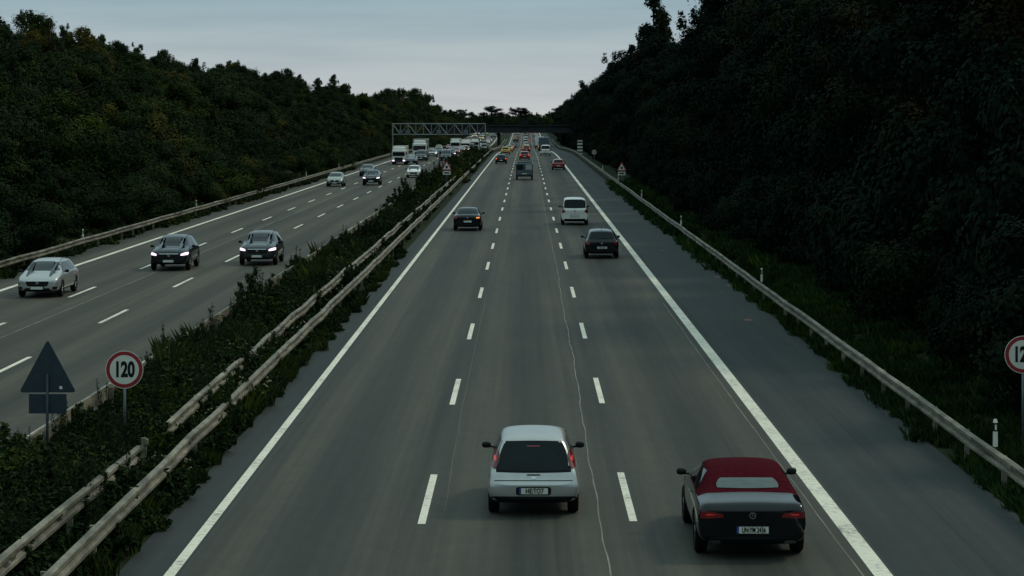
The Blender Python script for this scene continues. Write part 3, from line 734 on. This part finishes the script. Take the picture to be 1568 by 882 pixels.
    for sg in(1,-1):
        yy=s7[0]-.32; mm.box((sg*(W-.02),yy+.02,s7[3]+.045),(.14,.05,.03),M['dark'])
        c=Vector((sg*(W+.055),yy,s7[3]+.085)); nn=8; vv=[]; 
        for a in range(nn+1):
            th=math.pi*a/nn
            for b2 in range(10):
                ph=2*math.pi*b2/10; q=Vector((math.sin(th)*math.cos(ph),math.cos(th),math.sin(th)*math.sin(ph)))
                q=Vector([math.copysign(abs(t)**.7,t) for t in q]); vv.append(c+Vector((q.x*.09,q.y*.06,q.z*.062)))
        mm.add(vv,[(a*10+b2,a*10+(b2+1)%10,(a+1)*10+(b2+1)%10,(a+1)*10+b2) for a in range(nn) for b2 in range(10)],M['dark'])
    parts=[('body',body)]
    for k,v in groups.items(): parts.append((k,v.mesh(kind+'_'+k,True)))
    parts.append(('mirrors',mm.mesh(kind+'_mirrors',True)))
    if kind in('hatch','wagon','suv'):
        ae=MB(); ae.cyl((0,s4[0]+.1,s4[4]),(0,s4[0]-.1,s4[4]+.18),.008,.004,M['dark'],5); parts.append(('antenna',ae.mesh('antenna')))
    if kind in('wagon','suv'):
        rr=MB()
        for sg in(1,-1): rr.beam((sg*(s5[5]-.03),s4[0]+.15,s4[4]-.01),(sg*(s5[5]-.03),s5[0],s5[4]+.03),.02,M['dark']); rr.beam((sg*(s5[5]-.03),s5[0],s5[4]+.03),(sg*(s5[5]-.03),s6[0]-.1,s6[4]+.0),.02,M['dark'])
        parts.append(('roof_rails',rr.mesh('roof_rails')))
    return dict(parts=parts,wheel=wheel_mesh(wr),wr=wr,ya=ya,yf=yf,W=W,L=Lc,pz=pz)
CACHE={}
def car(name,kind,paint,X,Yc,front=False,lit=None,scale=1,plate=None,yaw=0,soft=None):
    if kind not in CACHE: CACHE[kind]=car_parts(kind)
    c=CACHE[kind]; e=link(name,None)
    e.location=(X,Yc+(c['L'] if front else 0)*scale,zr(Yc+2)+.005); e.rotation_euler=(0,0,(math.pi if front else 0)+yaw); e.scale=(scale,)*3
    for n_,me in c['parts']:
        o=link(n_,me,e)
        if n_=='body': o.material_slots[0].link='OBJECT'; o.material_slots[0].material=P[paint]
        if n_=='headlights' and lit: o.material_slots[0].link='OBJECT'; o.material_slots[0].material=M['hlon']
        if n_=='tail_lights' and lit: o.material_slots[0].link='OBJECT'; o.material_slots[0].material=M['lron']
    k=0
    for yy in(c['ya'],c['yf']):
        for sg in(1,-1):
            k+=1; link('wheel_%d'%k,c['wheel'],e,(sg*(c['W']-.115),yy,c['wr']),(0,0,0 if sg>0 else math.pi))
    if plate: text(plate,.122,M['black'],e,(.018,-.030,c['pz']),.80 if len(plate)<8 else .60,.003)
    return e
car('hatchback_car','city','silver',0.13,44.3,plate='HE:TO7')
car('convertible_car','cabrio','black',3.70,40.0,plate='UN:YM 2436')
car('hatchback_car','hatch','black',3.84,124.3,plate='DU A 514')
car('minivan_car','van','white',3.22,162.3)
sc_=car('saloon_car','sedan','black',-3.72,154.2)
lm=MB(); lm.box((.66,-.02,.84),(.2,.06,.07),M['lo']); lm.obj('indicator',sc_)
car('hatchback_car','hatch','red',4.3,327.5); car('hatchback_car','hatch','blue',-3.8,367,lit=1)
car('hatchback_car','hatch','red',-.3,400,lit=1); car('minivan_car','van','white',3.5,447,scale=1.08)
car('estate_car','wagon','silver',-19.5,97.5,front=True)
car('suv_car','suv','blue',-16.75,114.5,front=True,lit=1)
car('suv_car','suv','grey',-13.05,118.5,front=True,lit=1)
car('hatchback_car','hatch','olive',-19.6,250,front=True); car('suv_car','suv','blue',-16.2,255,front=True,lit=1)
car('hatchback_car','wagon','grey',-19.1,292,front=True); car('estate_car','wagon','white',-13.2,286,front=True)
car('saloon_car','sedan','blue',-17.0,361,front=True)
def box_van(X,Y):
    e=link('delivery_van',None,None,(X,Y,zr(Y)))
    b=MB(); b.box((0,1.6,1.25),(1.95,3.0,1.35),P['steelblue']); b.box((0,4.0,1.0),(1.85,1.9,1.0),P['steelblue']); b.box((0,3.6,1.72),(1.7,1.1,.5),P['steelblue']); b.obj('body',e,bevel=.06)
    b=MB(); b.box((-.5,.08,1.45),(.75,.04,.6),M['glass']); b.box((.5,.08,1.45),(.75,.04,.6),M['hl']); b.box((0,.05,.48),(1.95,.14,.16),M['dark'])
    b.box((-.9,.09,.95),(.1,.05,.4),M['lr']); b.box((.9,.09,.95),(.1,.05,.4),M['lr']); b.box((0,.07,.72),(.52,.03,.11),M['plate'])
    b.box((0,1.6,1.98),(1.7,2.6,.08),M['dark']); b.box((0,.08,1.2),(.03,.05,1.2),M['black']); b.obj('trim',e,bevel=.01)
    w=CACHE['van']['wheel']
    for i,(sx,yy) in enumerate(((1,.8),(-1,.8),(1,4.1),(-1,4.1))): link('wheel_%d'%i,w,e,(sx*.85,yy,.32),(0,0,0 if sx>0 else math.pi))
box_van(-.22,276)
def truck(X,Y,h,w,front=True,cab='white',cargo='white'):
    Ln=9; e=link('lorry',None,None,(X,Y+(Ln if front else 0),zr(Y))); e.rotation_euler=(0,0,math.pi if front else 0)
    b=MB(); b.box((0,Ln-1.0,.55+(h*.8-.55)/2),(w*.97,2.0,h*.8-.55),P[cab]); b.box((0,Ln-1.3,h*.86),(w*.8,1.3,h*.16),P[cab]); b.obj('cab',e,bevel=.14)
    b=MB(); b.box((0,3.3,.95+(h-.95)/2),(w,6.8,h-.95),P[cargo]); b.obj('cargo_box',e,bevel=.03)
    b=MB(); b.box((0,Ln+.005,h*.58),(w*.86,.05,h*.22),M['glass']); b.box((0,Ln+.01,h*.32),(w*.6,.05,h*.16),M['dark']); b.box((0,Ln+.03,.55),(w*.98,.1,.35),P['grey'])
    for s_ in(1,-1): b.box((s_*w*.38,Ln+.09,.62),(w*.15,.04,.18),M['hlon']); b.box((s_*(w*.5+.12),Ln-.1,h*.6),(.14,.14,.5),M['dark']); b.box((s_*w*.4,-.12,.8),(.3,.05,.15),M['lr'])
    b.box((0,4,.75),(w*.5,8,.25),M['dark']); b.box((0,-.11,h*.55),(.03,.03,h*.7),M['black']); b.obj('trim',e,bevel=.01)
    b=MB()
    for s_ in(1,-1):
        for yy in(1.2,2.4,Ln-1.2): b.cyl((s_*(w/2-.3),yy,.48),(s_*(w/2-.02),yy,.48),.48,.48,M['tyre'],20)
    b.obj('wheels',e)
truck(-18.9,362,2.75,2.05); truck(-17.4,398,3.45,2.35,cargo='olive')
truck(gx(697,520),520,2.9,2.2,cargo='olive'); truck(gx(713,560),560,2.6,2.1); truck(gx(727,600),600,3.0,2.2,cargo='grey')
truck(4.0,560,3.2,2.3,False,'steelblue','steelblue'); truck(3.7,690,3.4,2.4,False,'white','white')
kinds=['hatch','wagon','suv','sedan','van']; cols=['white','black','silver','red','grey','white','blue','silver','yellow']
NM={'hatch':'hatchback_car','wagon':'estate_car','suv':'suv_car','sedan':'saloon_car','van':'minivan_car'}
for Y in (470,520,560,600,640,680,720,800,840,880,920,960,1000):
    for lx in(-3.8,0,3.8):
        if lx>3 and Y in(560,680,720): continue
        if random.random()<.72: 
            k=random.choice(kinds); car(NM[k],k,random.choice(cols),lx+random.uniform(-.3,.3),Y+random.uniform(-12,12),lit=random.random()<.4)
for Y in (395,425,455,490,530,570,620,660,700,800,850,900,950,1000):
    for lx in(-13.1,-16.6,-20):
        if lx<-15 and Y<640 and random.random()<.5: continue
        if random.random()<.75:
            k=random.choice(kinds); car(NM[k],k,random.choice(cols),lx+random.uniform(-.3,.3),Y+random.uniform(-10,10),front=True,lit=random.random()<.6)
# ---------------- world, sun, camera
w=bpy.data.worlds.new('World'); S.world=w; w.use_nodes=True; t=w.node_tree; bg=t.nodes['Background']
sk=N(t,'ShaderNodeTexSky',sky_type='NISHITA'); sk.sun_disc=False; sk.sun_elevation=math.radians(46); sk.sun_rotation=math.radians(62); sk.dust_density=3; sk.ozone_density=2
hs=N(t,'ShaderNodeHueSaturation'); hs.inputs['Saturation'].default_value=.35; L(t,sk.outputs[0],hs.inputs['Color'])
tc=N(t,'ShaderNodeTexCoord'); sp=N(t,'ShaderNodeSeparateXYZ'); L(t,tc.outputs['Generated'],sp.inputs[0])
mp=N(t,'ShaderNodeMapping'); mp.inputs['Scale'].default_value=(5,5,60); L(t,tc.outputs['Generated'],mp.inputs['Vector'])
cn=noise(t,1.6,6,mp.outputs[0])
m1=N(t,'ShaderNodeMapRange'); L(t,sp.outputs[2],m1.inputs[0]); m1.inputs[1].default_value=0; m1.inputs[2].default_value=.05
m2=N(t,'ShaderNodeMapRange',interpolation_type='SMOOTHSTEP'); L(t,sp.outputs[2],m2.inputs[0]); m2.inputs[1].default_value=.06; m2.inputs[2].default_value=.8
c1=mixc(t,'MIX',m1.outputs[0],(5.9,6.1,6.1),(2.9,4.2,4.8))
c2=mixc(t,'MIX',m2.outputs[0],c1,(5.0,7.2,7.5))
cr=ramp(t,[(.3,(.88,.91,.93)),(.7,(1.1,1.08,1.06))],cn.outputs[0]).outputs[0]
c2=mixc(t,'MULTIPLY',1,c2,cr)
c3=mixc(t,'MIX',.92,hs.outputs[0],c2)
L(t,c3,bg.inputs[0]); bg.inputs[1].default_value=.1
sl=bpy.data.lights.new('sun','SUN'); sl.energy=1.1; sl.angle=math.radians(10); sl.color=(1,.90,.72)
so=link('sun',sl); az=math.radians(62); el=math.radians(46)
dv=Vector((math.sin(az)*math.cos(el),math.cos(az)*math.cos(el),math.sin(el))); so.rotation_euler=(-dv).to_track_quat('-Z','Y').to_euler()
cd=bpy.data.cameras.new('camera'); co=link('camera',cd); cd.sensor_width=36; cd.lens=36*F/1568; cd.clip_end=8000; cd.clip_start=.5
cd.shift_x=-(VX-784)/1568; cd.shift_y=-(441-VY)/1568
co.location=(0,0,HC); co.rotation_euler=(math.radians(90),0,0); S.camera=co
S.view_settings.view_transform='Standard'; S.view_settings.look='None'; S.view_settings.exposure=0
print('objs',len(bpy.data.objects))
